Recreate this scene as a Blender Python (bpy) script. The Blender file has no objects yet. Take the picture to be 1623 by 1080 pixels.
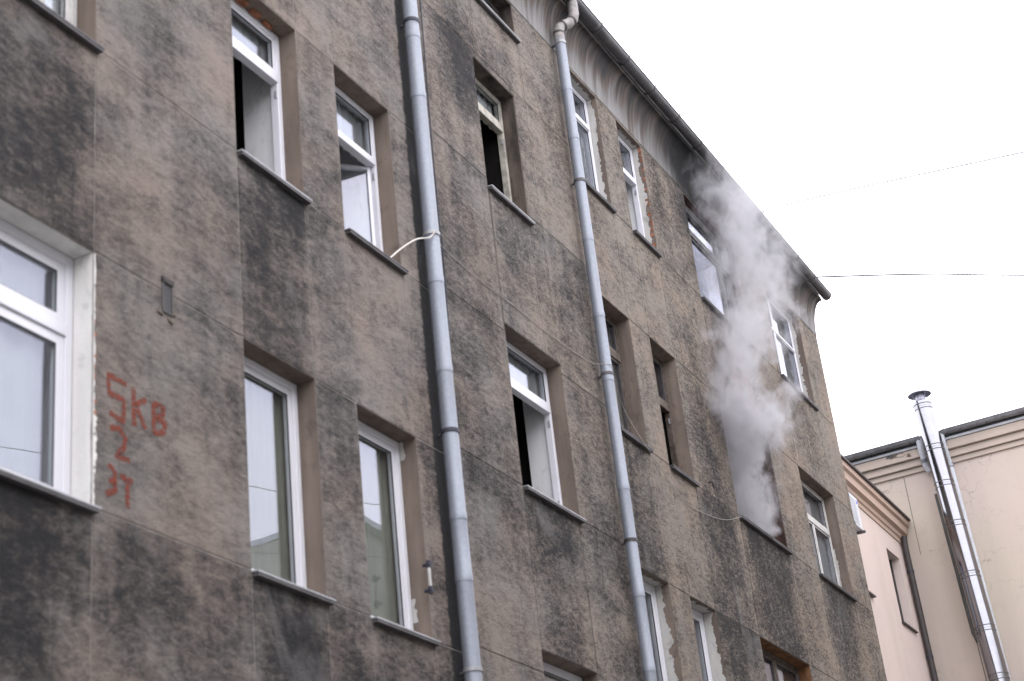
import bpy, bmesh, math, random
from mathutils import Vector, Matrix
random.seed(7)
R = math.radians
sc = bpy.context.scene
col = sc.collection

# ---------------------------------------------------------------- camera
# world: X along the facade, Y into it (its face is y = 0), Z up, metres
cam = bpy.data.cameras.new('camera')
cam_o = bpy.data.objects.new('camera', cam); col.objects.link(cam_o)
AX = ((0.46771168, 0.34497009, 0.81378217), (-0.87786086, 0.28857485, 0.3822105), (-0.10298587, -0.89315183, 0.43780557))
mw = Matrix.Identity(4)
for i in range(3):
    mw[i][0] = AX[i][0]; mw[i][1] = -AX[i][1]; mw[i][2] = -AX[i][2]
mw[0][3], mw[1][3], mw[2][3] = 0.0, -6.4, 1.6
cam_o.matrix_world = mw
cam.sensor_fit = 'HORIZONTAL'; cam.sensor_width = 36.0
cam.lens = 36.0 * 2642.07 / 1623.0
cam.clip_start = 0.1; cam.clip_end = 3000
cam.dof.use_dof = True
cam.dof.focus_distance = 26.0
cam.dof.aperture_fstop = 1.8
sc.camera = cam_o

# ---------------------------------------------------------------- sky and sun (overcast)
SUN_EL, SUN_AZ = R(52), R(205)
w = bpy.data.worlds.new('World'); sc.world = w; w.use_nodes = True
nt = w.node_tree; nt.nodes.clear()
out = nt.nodes.new('ShaderNodeOutputWorld'); bg = nt.nodes.new('ShaderNodeBackground')
sky = nt.nodes.new('ShaderNodeTexSky'); sky.sky_type = 'NISHITA'; sky.sun_disc = False
sky.sun_elevation = SUN_EL; sky.sun_rotation = SUN_AZ; sky.air_density = 1.0; sky.dust_density = 4.0
mixn = nt.nodes.new('ShaderNodeMix'); mixn.data_type = 'RGBA'
mixn.inputs[0].default_value = 0.88
mixn.inputs[7].default_value = (19.4, 19.2, 20.4, 1)      # an even white cloud deck
nt.links.new(sky.outputs[0], mixn.inputs[6]); nt.links.new(mixn.outputs[2], bg.inputs[0])
bg.inputs[1].default_value = 0.15
nt.links.new(bg.outputs[0], out.inputs[0])
sun = bpy.data.lights.new('sun', 'SUN'); sun.energy = 0.6; sun.angle = R(50); sun.color = (1, .97, .93)
sun_o = bpy.data.objects.new('sun', sun); col.objects.link(sun_o)
sd = Vector((-0.35 * math.cos(SUN_EL), -0.94 * math.cos(SUN_EL), math.sin(SUN_EL)))
sun_o.rotation_euler = sd.to_track_quat('Z', 'Y').to_euler(); sun_o.location = (5, -20, 30)
vs = sc.view_settings
vs.view_transform = 'Standard'; vs.look = 'None'; vs.exposure = 0.42; vs.gamma = 1.0; vs.use_curve_mapping = False
cy = sc.cycles
cy.max_bounces = 8; cy.diffuse_bounces = 3; cy.glossy_bounces = 4; cy.transmission_bounces = 4
cy.transparent_max_bounces = 16; cy.volume_bounces = 4
cy.volume_step_rate = 0.45; cy.volume_max_steps = 256
cy.use_adaptive_sampling = True; cy.adaptive_threshold = 0.02
cy.use_denoising = True
sc.render.use_motion_blur = False

# ---------------------------------------------------------------- material helpers
class NB:
    def __init__(self, name):
        self.m = bpy.data.materials.new(name); self.m.use_nodes = True
        self.t = self.m.node_tree; self.N = self.t.nodes
        self.b = self.N['Principled BSDF']; self.out = self.N['Material Output']
    def n(self, kind, **kw):
        x = self.N.new(kind)
        for k, v in kw.items(): setattr(x, k, v)
        return x
    def link(self, a, b): self.t.links.new(a, b)
    def put(self, sock, v):
        if hasattr(v, 'is_output'): self.link(v, sock)
        else: sock.default_value = v
    def math(self, op, a, b=None, c=None, clamp=False):
        x = self.n('ShaderNodeMath', operation=op, use_clamp=clamp)
        self.put(x.inputs[0], a)
        if b is not None: self.put(x.inputs[1], b)
        if c is not None: self.put(x.inputs[2], c)
        return x.outputs[0]
    def pos(self, scale=(1, 1, 1), off=(0, 0, 0)):
        g = self.n('ShaderNodeNewGeometry'); mp = self.n('ShaderNodeMapping')
        mp.inputs['Scale'].default_value = scale; mp.inputs['Location'].default_value = off
        self.link(g.outputs['Position'], mp.inputs[0]); return mp.outputs[0]
    def noise(self, scale=(1, 1, 1), detail=4, rough=.55, dist=0, off=(0, 0, 0), vec=None):
        x = self.n('ShaderNodeTexNoise'); x.inputs['Scale'].default_value = 1
        x.inputs['Detail'].default_value = detail; x.inputs['Roughness'].default_value = rough
        x.inputs['Distortion'].default_value = dist
        self.link(vec if vec is not None else self.pos(scale, off), x.inputs['Vector']); return x.outputs['Fac']
    def ramp(self, v, stops):
        x = self.n('ShaderNodeValToRGB'); e = x.color_ramp.elements
        while len(e) < len(stops): e.new(.5)
        for i, (p, c) in enumerate(stops): e[i].position = p; e[i].color = (*c, 1) if len(c) == 3 else c
        self.put(x.inputs[0], v); return x.outputs[0]
    def rng(self, v, a, b, c=0., d=1.):
        x = self.n('ShaderNodeMapRange', interpolation_type='SMOOTHSTEP')
        self.put(x.inputs[0], v); x.inputs[1].default_value = a; x.inputs[2].default_value = b
        x.inputs[3].default_value = c; x.inputs[4].default_value = d; return x.outputs[0]
    def mix(self, f, a, b, mode='MIX'):
        x = self.n('ShaderNodeMix', data_type='RGBA', blend_type=mode)
        self.put(x.inputs[0], f)
        for s, v in ((x.inputs[6], a), (x.inputs[7], b)):
            self.put(s, (*v, 1) if isinstance(v, tuple) and len(v) == 3 else v)
        return x.outputs[2]
    def bump(self, h, strength=.5, dist=.01):
        x = self.n('ShaderNodeBump'); x.inputs['Strength'].default_value = strength
        x.inputs['Distance'].default_value = dist; self.put(x.inputs['Height'], h)
        self.link(x.outputs[0], self.b.inputs['Normal'])
    def xyz(self):
        g = self.n('ShaderNodeNewGeometry'); s = self.n('ShaderNodeSeparateXYZ')
        self.link(g.outputs['Position'], s.inputs[0]); return s.outputs
    def blob(self, xyz, x, z, rx, rz, p=1.0):
        dx = self.math('DIVIDE', self.math('SUBTRACT', xyz[0], x), rx)
        dz = self.math('DIVIDE', self.math('SUBTRACT', xyz[2], z), rz)
        d = self.math('ADD', self.math('MULTIPLY', dx, dx), self.math('MULTIPLY', dz, dz))
        return self.math('MULTIPLY', self.math('POWER', 2.718, self.math('MULTIPLY', d, -1.0)), p)
    def base(self, c, rough=.8, metal=0., spec=.3):
        self.put(self.b.inputs['Base Color'], (*c, 1) if isinstance(c, tuple) and len(c) == 3 else c)
        self.put(self.b.inputs['Roughness'], rough); self.b.inputs['Metallic'].default_value = metal
        self.b.inputs['Specular IOR Level'].default_value = spec
        return self.m

M = {}
def stucco():
    k = NB('sooty_stucco'); X = k.xyz()
    att = k.n('ShaderNodeObjectInfo'); sep = k.n('ShaderNodeSeparateColor')
    k.link(att.outputs['Color'], sep.inputs[0])
    soot, grain = sep.outputs[0], sep.outputs[1]
    gen = k.n('ShaderNodeTexCoord'); gs = k.n('ShaderNodeSeparateXYZ'); k.link(gen.outputs['Generated'], gs.inputs[0])
    gw = k.math('MULTIPLY_ADD', k.noise((5, 1, 1.2), 4, .65, 0, (2, 6, 1)), .5, -.25)
    gx = k.math('ADD', gs.outputs[0], gw)
    edge = k.math('MULTIPLY', k.rng(gx, -.12, .22, .35, 1), k.rng(gx, .72, 1.10, 1, .35))
    fall = k.math('MULTIPLY_ADD', k.math('ADD', gs.outputs[2], k.math('MULTIPLY', gw, .6)), .55, .70)
    soot = k.math('MULTIPLY', soot, k.math('MULTIPLY', edge, fall))
    n1 = k.noise((.6, .5, .75), 5, .6, .3)
    n2 = k.noise((1.7, 1, 3.6), 7, .66, .5)
    n3 = k.noise((10, 4, 22), 6, .68, .4, (3, 1, 7))
    nf = k.noise((46, 30, 80), 3, .6)
    st = k.noise((4.2, 1, .30), 4, .6, .2)
    s = k.math('MULTIPLY', k.math('SUBTRACT', n1, .5), 1.5)
    s = k.math('MULTIPLY_ADD', k.math('SUBTRACT', n2, .5), 1.35, s)
    s = k.math('MULTIPLY_ADD', k.math('SUBTRACT', n3, .5), k.math('MULTIPLY_ADD', grain, 1.1, 1.35), s)
    s = k.math('MULTIPLY_ADD', k.math('SUBTRACT', nf, .5), k.math('MULTIPLY_ADD', grain, 2.6, .9), s)
    s = k.math('MULTIPLY_ADD', k.math('SUBTRACT', st, .5), .7, s)
    s = k.math('MULTIPLY_ADD', soot, 1.0, s)
    for a in ((13.15, 12.0, .42, .85, .75), (14.3, 12.3, .25, .9, .3), (20.2, 13.5, .6, .6, .8), (21.2, 11.4, .9, .5, .25),
              (19.1, 9.0, .35, 2.6, .30), (18.75, 13.2, .22, 1.0, .35)):
        s = k.math('ADD', s, k.blob(X, *a))
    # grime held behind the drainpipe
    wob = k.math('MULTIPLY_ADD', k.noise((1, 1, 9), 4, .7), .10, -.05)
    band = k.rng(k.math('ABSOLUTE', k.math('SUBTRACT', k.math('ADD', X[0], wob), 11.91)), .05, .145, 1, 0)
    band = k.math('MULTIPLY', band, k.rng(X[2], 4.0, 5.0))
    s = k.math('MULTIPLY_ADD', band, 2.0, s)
    f = k.rng(s, -.42, .86)
    warm = k.noise((.9, .9, 1.1), 3, .5, 0, (9, 2, 4))
    light = k.mix(k.rng(warm, .35, .65), (.232, .192, .168), (.210, .192, .180))
    light = k.mix(k.math('MULTIPLY', k.rng(X[0], 11.0, 20.0), .8), light, k.mix(k.rng(warm, .35, .65), (.246, .200, .160), (.220, .190, .160)))
    c = k.mix(f, light, (.024, .0235, .0255))
    pale = k.math('MULTIPLY', k.rng(k.noise((1.3, 1, .9), 5, .65, .5, (20, 3, 8)), .56, .72), .45)
    c = k.mix(pale, c, (.165, .162, .162))
    rel = k.math('MULTIPLY_ADD', nf, .6, k.math('MULTIPLY', n3, .8))
    k.bump(rel, .6, .03)
    return k.base(c, .93, 0, .15)
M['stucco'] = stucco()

def plaster(name, a, b, sc_=1.0, bumpv=.2):
    k = NB(name)
    n = k.noise((1.2 * sc_, 2 * sc_, .8 * sc_), 5, .6); st = k.noise((9, 9, .8), 4, .6)
    f = k.rng(k.math('MULTIPLY_ADD', st, .5, k.math('MULTIPLY', n, .7)), .4, .8)
    c = k.mix(f, a, b); c = k.mix(k.math('MULTIPLY', k.rng(k.noise((4, 6, 5), 6, .7, .6), .52, .72), .45), c, tuple(v * .45 for v in b)); k.bump(k.noise((50, 50, 50), 4, .7), bumpv, .02)
    return k.base(c, .9, 0, .2)
M['core'] = plaster('brown_reveal_plaster', (.208, .166, .138), (.118, .094, .081))
def joint():
    k = NB('joint_mortar'); X = k.xyz(); n = k.noise((3, 3, 3), 5, .65)
    a = k.mix(k.rng(n, .35, .65), (.29, .262, .248), (.15, .135, .128)); b = k.mix(k.rng(n, .35, .65), (.10, .088, .08), (.05, .047, .045))
    return k.base(k.mix(k.rng(X[0], 11.8, 12.2), a, b), .9, 0, .2)
M['joint'] = joint()
M['white_plaster'] = plaster('pale_patch_plaster', (.50, .49, .47), (.40, .39, .37), 3)
M['white_reveal'] = plaster('white_painted_reveal', (.72, .71, .69), (.60, .59, .57), 2)
M['sooty_reveal'] = plaster('soot_smeared_reveal', (.115, .092, .078), (.022, .020, .019), 3)
M['grey_render'] = plaster('grey_render', (.13, .125, .12), (.07, .068, .067), 2)
M['inner_white'] = plaster('inner_white_paint', (.74, .74, .75), (.66, .66, .68), 2, .05)
M['soot_wall'] = plaster('soot_blackened_plaster', (.09, .045, .035), (.02, .018, .018), 3)
M['rust_lintel'] = plaster('orange_brown_lintel', (.26, .13, .06), (.12, .06, .03), 3)

def simple(name, c, rough=.6, metal=0., spec=.4, var=.12, scale=4.0, bump=0., bs=40):
    k = NB(name)
    n = k.noise((scale, scale, scale), 4, .6)
    a = tuple(min(1, v * (1 + var)) for v in c); b = tuple(v * (1 - var) for v in c)
    cc = k.mix(k.rng(n, .35, .65), a, b)
    if bump: k.bump(k.noise((bs, bs, bs), 3), bump, .01)
    return k.base(cc, rough, metal, spec)
M['pvc'] = simple('white_pvc', (.64, .64, .69), .35, 0, .5, .02)
M['pvc_grey'] = simple('weathered_white_paint', (.46, .45, .44), .55, 0, .4, .12, 9)
M['gasket'] = simple('dark_gasket', (.06, .06, .065), .6)
M['wood'] = simple('peeling_brown_wood', (.085, .066, .056), .7, 0, .3, .35, 14, .3)
M['dirty_cream'] = simple('dirty_cream_paint', (.36, .34, .30), .6, 0, .3, .25, 8)
M['char'] = simple('charred_wood', (.05, .045, .045), .85, 0, .2, .4, 12, .4)
M['sill_light'] = simple('galvanised_sill', (.31, .315, .33), .5, .3, .4, .12, 6)
M['sill_dark'] = simple('dark_sill', (.075, .07, .075), .6, 0, .4, .25, 6)
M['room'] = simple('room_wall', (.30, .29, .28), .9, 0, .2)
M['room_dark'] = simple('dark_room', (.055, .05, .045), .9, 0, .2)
M['room_black'] = simple('burnt_and_unlit_room', (.012, .011, .011), .95, 0, .1)  # near-black: soot in burnt rooms, interior darkness painted into the unburnt ones
M['steel'] = simple('polished_steel', (.265, .265, .285), .17, 1.0, .5, .03)
M['steel_line'] = simple('steel_band', (.07, .07, .075), .6, 0)
M['cap'] = simple('flue_cap_metal', (.30, .30, .36), .4, .8, .5, .25, 9)
M['dark_pipe'] = simple('brown_black_pipe', (.045, .038, .038), .5)
M['grey_pipe'] = simple('light_grey_pipe', (.46, .48, .52), .5, 0, .4, .08)
M['gutter_grey'] = simple('mid_grey_gutter', (.20, .20, .215), .5, .2, .4, .2, 5)
M['rubber'] = simple('black_cable', (.03, .03, .045), .6)
M['white_cable'] = simple('white_cable', (.62, .59, .55), .6, 0, .4, .1)
M['cable_grey'] = simple('dull_cable', (.36, .34, .32), .7, 0, .3, .2)
M['brick'] = simple('red_brick', (.27, .115, .07), .9, 0, .2, .3, 18, .5, 60)
M['faded_brick'] = simple('dusty_brick', (.235, .145, .120), .95, 0, .2, .2, 14, .4, 60)
M['roof'] = simple('dark_roof', (.05, .05, .055), .8, 0, .3, .2, 2)
M['asphalt'] = simple('paved_yard', (.17, .165, .155), .95, 0, .2, .3, .8, .5, 30)
M['curtain'] = simple('net_curtain', (.50, .50, .53), .9, 0, .1, .06)
M['blind'] = simple('beige_blind', (.42, .385, .33), .9, 0, .1, .08)
M['pale_blind'] = simple('pale_grey_blind', (.27, .28, .30), .9, 0, .1, .06)
M['dim_blind'] = simple('dim_grey_blind', (.17, .18, .18), .9, 0, .1, .08)
M['frame_grey'] = simple('sooty_grey_frame', (.12, .115, .12), .7, 0, .2, .35, 12)
M['ac'] = simple('white_casing', (.55, .56, .60), .5, 0, .4, .04)
M['ac_blue'] = simple('blue_badge', (.15, .18, .75), .5)
M['soffit'] = simple('soffit_board', (.16, .15, .145), .8, 0, .3, .3, 3)

def zinc():
    k = NB('galvanised_zinc')
    v = k.n('ShaderNodeTexVoronoi'); v.inputs['Scale'].default_value = 1
    k.link(k.pos((70, 70, 40)), v.inputs['Vector'])
    n = k.noise((5, 5, 2), 5, .6); d = k.noise((3, 3, .6), 4, .6, 0, (4, 4, 4))
    c = k.mix(k.math('MULTIPLY', v.outputs['Color'], .55), (.195, .215, .255), (.275, .292, .335))
    c = k.mix(k.math('MULTIPLY', k.rng(n, .5, .75), .35), c, (.23, .25, .29))
    c = k.mix(k.math('MULTIPLY', k.rng(d, .58, .75), .4), c, (.30, .30, .31))
    gr = k.noise((22, 22, 1.1), 5, .65, .2, (3, 3, 9)); c = k.mix(k.math('MULTIPLY', k.rng(gr, .5, .72), .38), c, (.17, .165, .165))
    k.bump(k.noise((9, 9, 5), 3), .08, .02)
    return k.base(c, .52, .35, .4)
M['zinc'] = zinc()
def zinc_dark():
    k = NB('tarnished_zinc')
    n = k.noise((2.2, 6, 6), 5, .6); X = k.xyz()
    c = k.mix(k.rng(n, .35, .7), (.115, .113, .118), (.06, .06, .066))
    c = k.mix(k.math('MULTIPLY', k.rng(k.noise((7, 3, 3), 3), .55, .7), .5), c, (.18, .175, .17))
    s = k.blob(X, 20.9, 14.5, 1.6, 2, .8)
    c = k.mix(s, c, (.02, .02, .02))
    return k.base(c, .55, .3, .4)
M['zinc_dark'] = zinc_dark()
M['elbow'] = simple('old_pale_paint', (.27, .25, .245), .55, .1, .4, .22, 16)
def cove():
    k = NB('water_streaked_cove'); X = k.xyz()
    vec = k.pos((3.0, .4, .35)); n = k.noise((0, 0, 0), 5, .62, .5, vec=vec)
    fine = k.noise((13, 2, 1.1), 4, .6, .3)
    s = k.math('MULTIPLY_ADD', fine, .5, k.math('MULTIPLY', n, .75))
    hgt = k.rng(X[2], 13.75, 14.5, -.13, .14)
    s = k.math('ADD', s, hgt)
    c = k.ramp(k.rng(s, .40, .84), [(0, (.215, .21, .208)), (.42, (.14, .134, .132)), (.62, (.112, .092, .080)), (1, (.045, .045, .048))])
    so = k.math('ADD', k.blob(X, 20.3, 14.3, 1.15, .75, 1.1), k.blob(X, 23.3, 14.35, 1.3, .42, 1.0))
    so = k.math('MULTIPLY', so, k.rng(k.noise((1.6, 1.6, 2), 4, .6), .2, .6, .85, 1.35), clamp=True)
    c = k.mix(so, c, (.012, .012, .013))
    k.bump(fine, .15, .01)
    return k.base(c, .9, 0, .2)
M['cove'] = cove()
def render_wall(name, a, b, crack=.0):
    k = NB(name)
    n = k.noise((.5, .5, .4), 4, .55); c = k.mix(k.rng(n, .35, .65), a, b)
    st = k.noise((1.5, 1.5, .12), 4, .6, 0, (5, 5, 5))
    c = k.mix(k.math('MULTIPLY', k.rng(st, .48, .75), .30), c, (.36, .31, .27))
    c = k.mix(k.math('MULTIPLY', k.rng(k.noise((2.5, 2.5, 3.5), 6, .7, .4, (7, 1, 3)), .5, .75), .14), c, (.30, .27, .25))
    if crack:
        v = k.n('ShaderNodeTexVoronoi', feature='DISTANCE_TO_EDGE'); v.inputs['Scale'].default_value = 1.7
        nz = k.n('ShaderNodeTexNoise'); nz.inputs['Scale'].default_value = 3.5; nz.inputs['Detail'].default_value = 5
        k.link(k.pos(), nz.inputs['Vector'])
        ad = k.n('ShaderNodeVectorMath', operation='MULTIPLY_ADD'); k.link(nz.outputs['Color'], ad.inputs[0])
        ad.inputs[1].default_value = (.55, .55, .55); k.link(k.pos(), ad.inputs[2]); k.link(ad.outputs[0], v.inputs['Vector'])
        e = k.rng(v.outputs['Distance'], .002, .014, 1, 0)
        e = k.math('MULTIPLY', e, k.rng(k.noise((.55, .55, .45), 4, .6, 0, (1, 7, 2)), .42, .60, 0, crack))
        c = k.mix(e, c, (.30, .26, .23))
    k.bump(k.noise((25, 25, 25), 4), .12, .01)
    return k.base(c, .9, 0, .2)
M['pink'] = render_wall('pink_render', (.545, .455, .42), (.52, .44, .41))
M['cream'] = render_wall('cream_render', (.50, .435, .365), (.505, .425, .385), .9)
M['cream_trim'] = render_wall('cream_trim', (.48, .405, .345), (.45, .38, .33))
M['pink_trim'] = render_wall('pink_trim', (.44, .33, .27), (.41, .31, .26))
M['opp'] = render_wall('olive_grey_render', (.36, .36, .31), (.30, .30, .26))
M['olive_curtain'] = simple('olive_grey_curtain', (.24, .24, .21), .9, 0, .1, .05)

def glass():
    k = NB('window_glass')
    k.N.remove(k.b)
    g = k.n('ShaderNodeNewGeometry'); dt = k.n('ShaderNodeVectorMath', operation='DOT_PRODUCT')
    k.link(g.outputs['Incoming'], dt.inputs[0]); k.link(g.outputs['Normal'], dt.inputs[1])
    c1 = k.math('SUBTRACT', 1.0, k.math('ABSOLUTE', dt.outputs['Value']), clamp=True)
    F = k.math('MULTIPLY_ADD', k.math('POWER', c1, 5.0), .925, .075)      # thin-sheet reflectance, both faces
    gl = k.n('ShaderNodeBsdfGlossy'); gl.inputs['Roughness'].default_value = 0.0
    gl.inputs['Color'].default_value = (.83, .84, 1, 1)
    tr = k.n('ShaderNodeBsdfTransparent'); tr.inputs['Color'].default_value = (.92, .94, .93, 1)
    mx = k.n('ShaderNodeMixShader')
    bp = k.n('ShaderNodeBump'); bp.inputs['Strength'].default_value = .06; bp.inputs['Distance'].default_value = .02
    k.link(k.noise((1.6, 1.6, 1.6), 1), bp.inputs['Height']); k.link(bp.outputs[0], gl.inputs['Normal'])
    k.link(F, mx.inputs[0]); k.link(tr.outputs[0], mx.inputs[1]); k.link(gl.outputs[0], mx.inputs[2])
    k.link(mx.outputs[0], k.out.inputs[0]); return k.m
M['glass'] = glass()
def paint():
    k = NB('red_brushed_paint')
    n = k.noise((34, 30, 60), 5, .7, .3)
    tr = k.n('ShaderNodeBsdfTransparent'); mx = k.n('ShaderNodeMixShader')
    k.base(k.mix(k.rng(n, .4, .7), (.215, .045, .026), (.15, .042, .030)), .85, 0, .2)
    k.put(mx.inputs[0], k.rng(n, .36, .58)); k.link(tr.outputs[0], mx.inputs[1]); k.link(k.b.outputs[0], mx.inputs[2])
    k.link(mx.outputs[0], k.out.inputs[0]); return k.m
M['paint'] = paint()

# ---------------------------------------------------------------- mesh helpers
class MB:
    def __init__(self): self.v = []; self.f = []
    def quad(self, *p):
        b = len(self.v); self.v += [tuple(q) for q in p]; self.f.append(tuple(range(b, b + len(p)))); return self
    def box(self, x0, x1, y0, y1, z0, z1):
        b = len(self.v)
        self.v += [(x, y, z) for z in (z0, z1) for y in (y0, y1) for x in (x0, x1)]
        for f in ((0, 2, 3, 1), (4, 5, 7, 6), (0, 1, 5, 4), (2, 6, 7, 3), (0, 4, 6, 2), (1, 3, 7, 5)):
            self.f.append(tuple(b + i for i in f))
        return self
    def hexa(self, p):
        b = len(self.v); self.v += [tuple(q) for q in p]
        for f in ((0, 2, 3, 1), (4, 5, 7, 6), (0, 1, 5, 4), (2, 6, 7, 3), (0, 4, 6, 2), (1, 3, 7, 5)):
            self.f.append(tuple(b + i for i in f))
        return self
    def tube(self, pts, r, seg=16, cap=True, arc=None):
        pts = [Vector(p) for p in pts]; n = len(pts); rr = r if isinstance(r, (list, tuple)) else [r] * n
        b = len(self.v)
        t = (pts[1] - pts[0]).normalized(); up = Vector((0, 0, 1)) if abs(t.z) < .9 else Vector((0, 1, 0))
        for i in range(n):
            d = (pts[min(i + 1, n - 1)] - pts[max(i - 1, 0)]).normalized()
            s = d.cross(up).normalized(); u = s.cross(d).normalized()
            up = u
            for k in range(seg):
                a = 2 * math.pi * k / seg
                self.v.append(tuple(pts[i] + (s * math.cos(a) + u * math.sin(a)) * rr[i]))
        for i in range(n - 1):
            for k in range(seg):
                k2 = (k + 1) % seg
                self.f.append((b + i * seg + k, b + i * seg + k2, b + (i + 1) * seg + k2, b + (i + 1) * seg + k))
        if cap:
            self.f.append(tuple(b + k for k in reversed(range(seg)))); self.f.append(tuple(b + (n - 1) * seg + k for k in range(seg)))
        return self
    def sweep_x(self, prof, x0, x1, n=1):
        # closed profile of (y, z) points carried from x0 to x1
        b = len(self.v); m = len(prof)
        for i in range(n + 1):
            x = x0 + (x1 - x0) * i / n
            self.v += [(x, y, z) for y, z in prof]
        for i in range(n):
            for k in range(m):
                k2 = (k + 1) % m
                self.f.append((b + i * m + k, b + (i + 1) * m + k, b + (i + 1) * m + k2, b + i * m + k2))
        self.f.append(tuple(b + k for k in range(m))); self.f.append(tuple(b + n * m + k for k in reversed(range(m))))
        return self
    def sweep_y(self, prof, y0, y1):
        b = len(self.v); m = len(prof)
        for y in (y0, y1): self.v += [(x, y, z) for x, z in prof]
        for k in range(m):
            k2 = (k + 1) % m; self.f.append((b + k, b + k2, b + m + k2, b + m + k))
        self.f.append(tuple(b + k for k in reversed(range(m)))); self.f.append(tuple(b + m + k for k in range(m)))
        return self
    def ring(self, x0, x1, z0, z1, wd, y0, y1, wb=None):
        wb = wb or wd
        self.box(x0, x0 + wd, y0, y1, z0, z1); self.box(x1 - wd, x1, y0, y1, z0, z1)
        self.box(x0 + wd, x1 - wd, y0, y1, z1 - wd, z1); self.box(x0 + wd, x1 - wd, y0, y1, z0, z0 + wb)
        return self
    def build(self, name, mat, parent=None, smooth=False, bevel=0.0):
        me = bpy.data.meshes.new(name); me.from_pydata(self.v, [], self.f); me.update()
        bm = bmesh.new(); bm.from_mesh(me)
        bmesh.ops.recalc_face_normals(bm, faces=bm.faces); bm.to_mesh(me); bm.free()
        me.materials.append(M[mat] if isinstance(mat, str) else mat)
        if smooth:
            for p in me.polygons: p.use_smooth = True
            try: me.set_sharp_from_angle(angle=R(40))
            except Exception: pass
        o = bpy.data.objects.new(name, me); col.objects.link(o)
        if bevel:
            bv = o.modifiers.new('bevel', 'BEVEL'); bv.width = bevel; bv.segments = 2; bv.limit_method = 'ANGLE'
        if parent: attach(o, parent)
        return o
def attach(o, parent):
    o.parent = parent
    if parent.type == 'EMPTY': o.matrix_parent_inverse = Matrix.Translation(parent.location).inverted()
def tag(o, label=None, cat=None, group=None, kind=None):
    if label: o['label'] = label
    if cat: o['category'] = cat
    if group: o['group'] = group
    if kind: o['kind'] = kind
    return o
def thing(name, loc, label, cat, group=None):
    o = bpy.data.objects.new(name, None); o.empty_display_size = .3; col.objects.link(o); o.location = loc
    return tag(o, label, cat, group)

# ---------------------------------------------------------------- ground
tag(MB().quad((-400, -400, 0), (400, -400, 0), (400, 400, 0), (-400, 400, 0)).build('ground', 'asphalt'), kind='structure')

# ---------------------------------------------------------------- the sooty apartment house
XL, XE = 2.5, 26.0
house = thing('apartment_house', (14.5, 5, 0), 'soot-stained grey-brown stucco apartment house with smoke pouring from a window', 'building')
S1, T1z = 5.39, 7.18
S2, T2z = 8.81, 10.53
S3, T3z = 12.06, 13.76
COVE = 13.80
COLS = dict(A=(5.30, 7.40), C=(9.03, 9.96), E=(10.56, 11.49), S=(13.47, 14.70), G=(16.13, 17.00), I=(17.63, 18.44), K=(19.96, 21.93), N=(23.25, 24.97))
WIN = {}
for r, (a, b) in ((1, (S1, T1z)), (2, (S2, T2z)), (3, (S3, T3z))):
    for c in 'ACEGIKN':
        WIN[c + str(r)] = (*COLS[c], a, b)
WIN['S0'] = (13.50, 14.70, 4.00, 5.72)
WIN['S1'] = (13.50, 14.76, 7.33, 9.08)
WIN['S2'] = (13.47, 14.42, 10.68, 12.33)
WIN['S3'] = (13.50, 14.68, 13.0 + .27, 14.4)     # highest stair window, cut by the frame
WIN['S3'] = (13.55, 14.68, 13.27, 13.78)
# the stairwell's own levels and the flats' levels
ZF = [0.0, 1.95, 3.75, S1, T1z, S2, T2z, S3, T3z, COVE]
ZS = [0.0, 2.3, 4.00, 5.50, 7.33, 8.98, 10.77, 12.42, COVE]
BAYS = [(XL, 12.02, [XL, 5.30, 7.40, 9.03, 9.96, 10.56, 11.49, 12.02], ZF, 'ACE'),
        (12.02, 15.93, [12.02, 13.50, 14.72, 15.93], ZS, 'S'),
        (15.93, XE, [15.93, 16.13, 17.00, 17.63, 18.44, 19.96, 21.93, 23.25, 24.97, XE], ZF, 'GIKN')]

# load-bearing wall behind the stucco, with the window openings cut through
mb = MB(); FY, BY = .0045, .46; front = MB()
for (bx0, bx1, xs, zs, cols) in BAYS:
    ops = [v for k, v in WIN.items() if k[0] in cols]
    xs2 = sorted(set([bx0, bx1] + [q for o in ops for q in o[:2]]))
    zs2 = sorted(set([0, 14.5] + [q for o in ops for q in o[2:]]))
    inside = lambda x, z: any(o[0] < x < o[1] and o[2] < z < o[3] for o in ops)
    for i in range(len(xs2) - 1):
        for j in range(len(zs2) - 1):
            a, b, c, d = xs2[i], xs2[i + 1], zs2[j], zs2[j + 1]
            if inside((a + b) / 2, (c + d) / 2): continue
            front.quad((a, FY, c), (b, FY, c), (b, FY, d), (a, FY, d))
            mb.quad((a, BY, c), (b, BY, c), (b, BY, d), (a, BY, d))
    for o in ops:
        a, b, c, d = o
        mb.quad((a, FY, c), (a, BY, c), (a, BY, d), (a, FY, d)); mb.quad((b, FY, c), (b, BY, c), (b, BY, d), (b, FY, d))
        mb.quad((a, FY, c), (b, FY, c), (b, BY, c), (a, BY, c)); mb.quad((a, FY, d), (b, FY, d), (b, BY, d), (a, BY, d))
mb.quad((XE, FY, 0), (XE, 11, 0), (XE, 11, 14.5), (XE, FY, 14.5)); mb.quad((XL, FY, 0), (XL, 11, 0), (XL, 11, 14.5), (XL, FY, 14.5))
mb.quad((XL, 11, 0), (XE, 11, 0), (XE, 11, 14.5), (XL, 11, 14.5))
mb.build('wall', 'core', house); front.build('joint_bed', 'joint', house)

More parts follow.
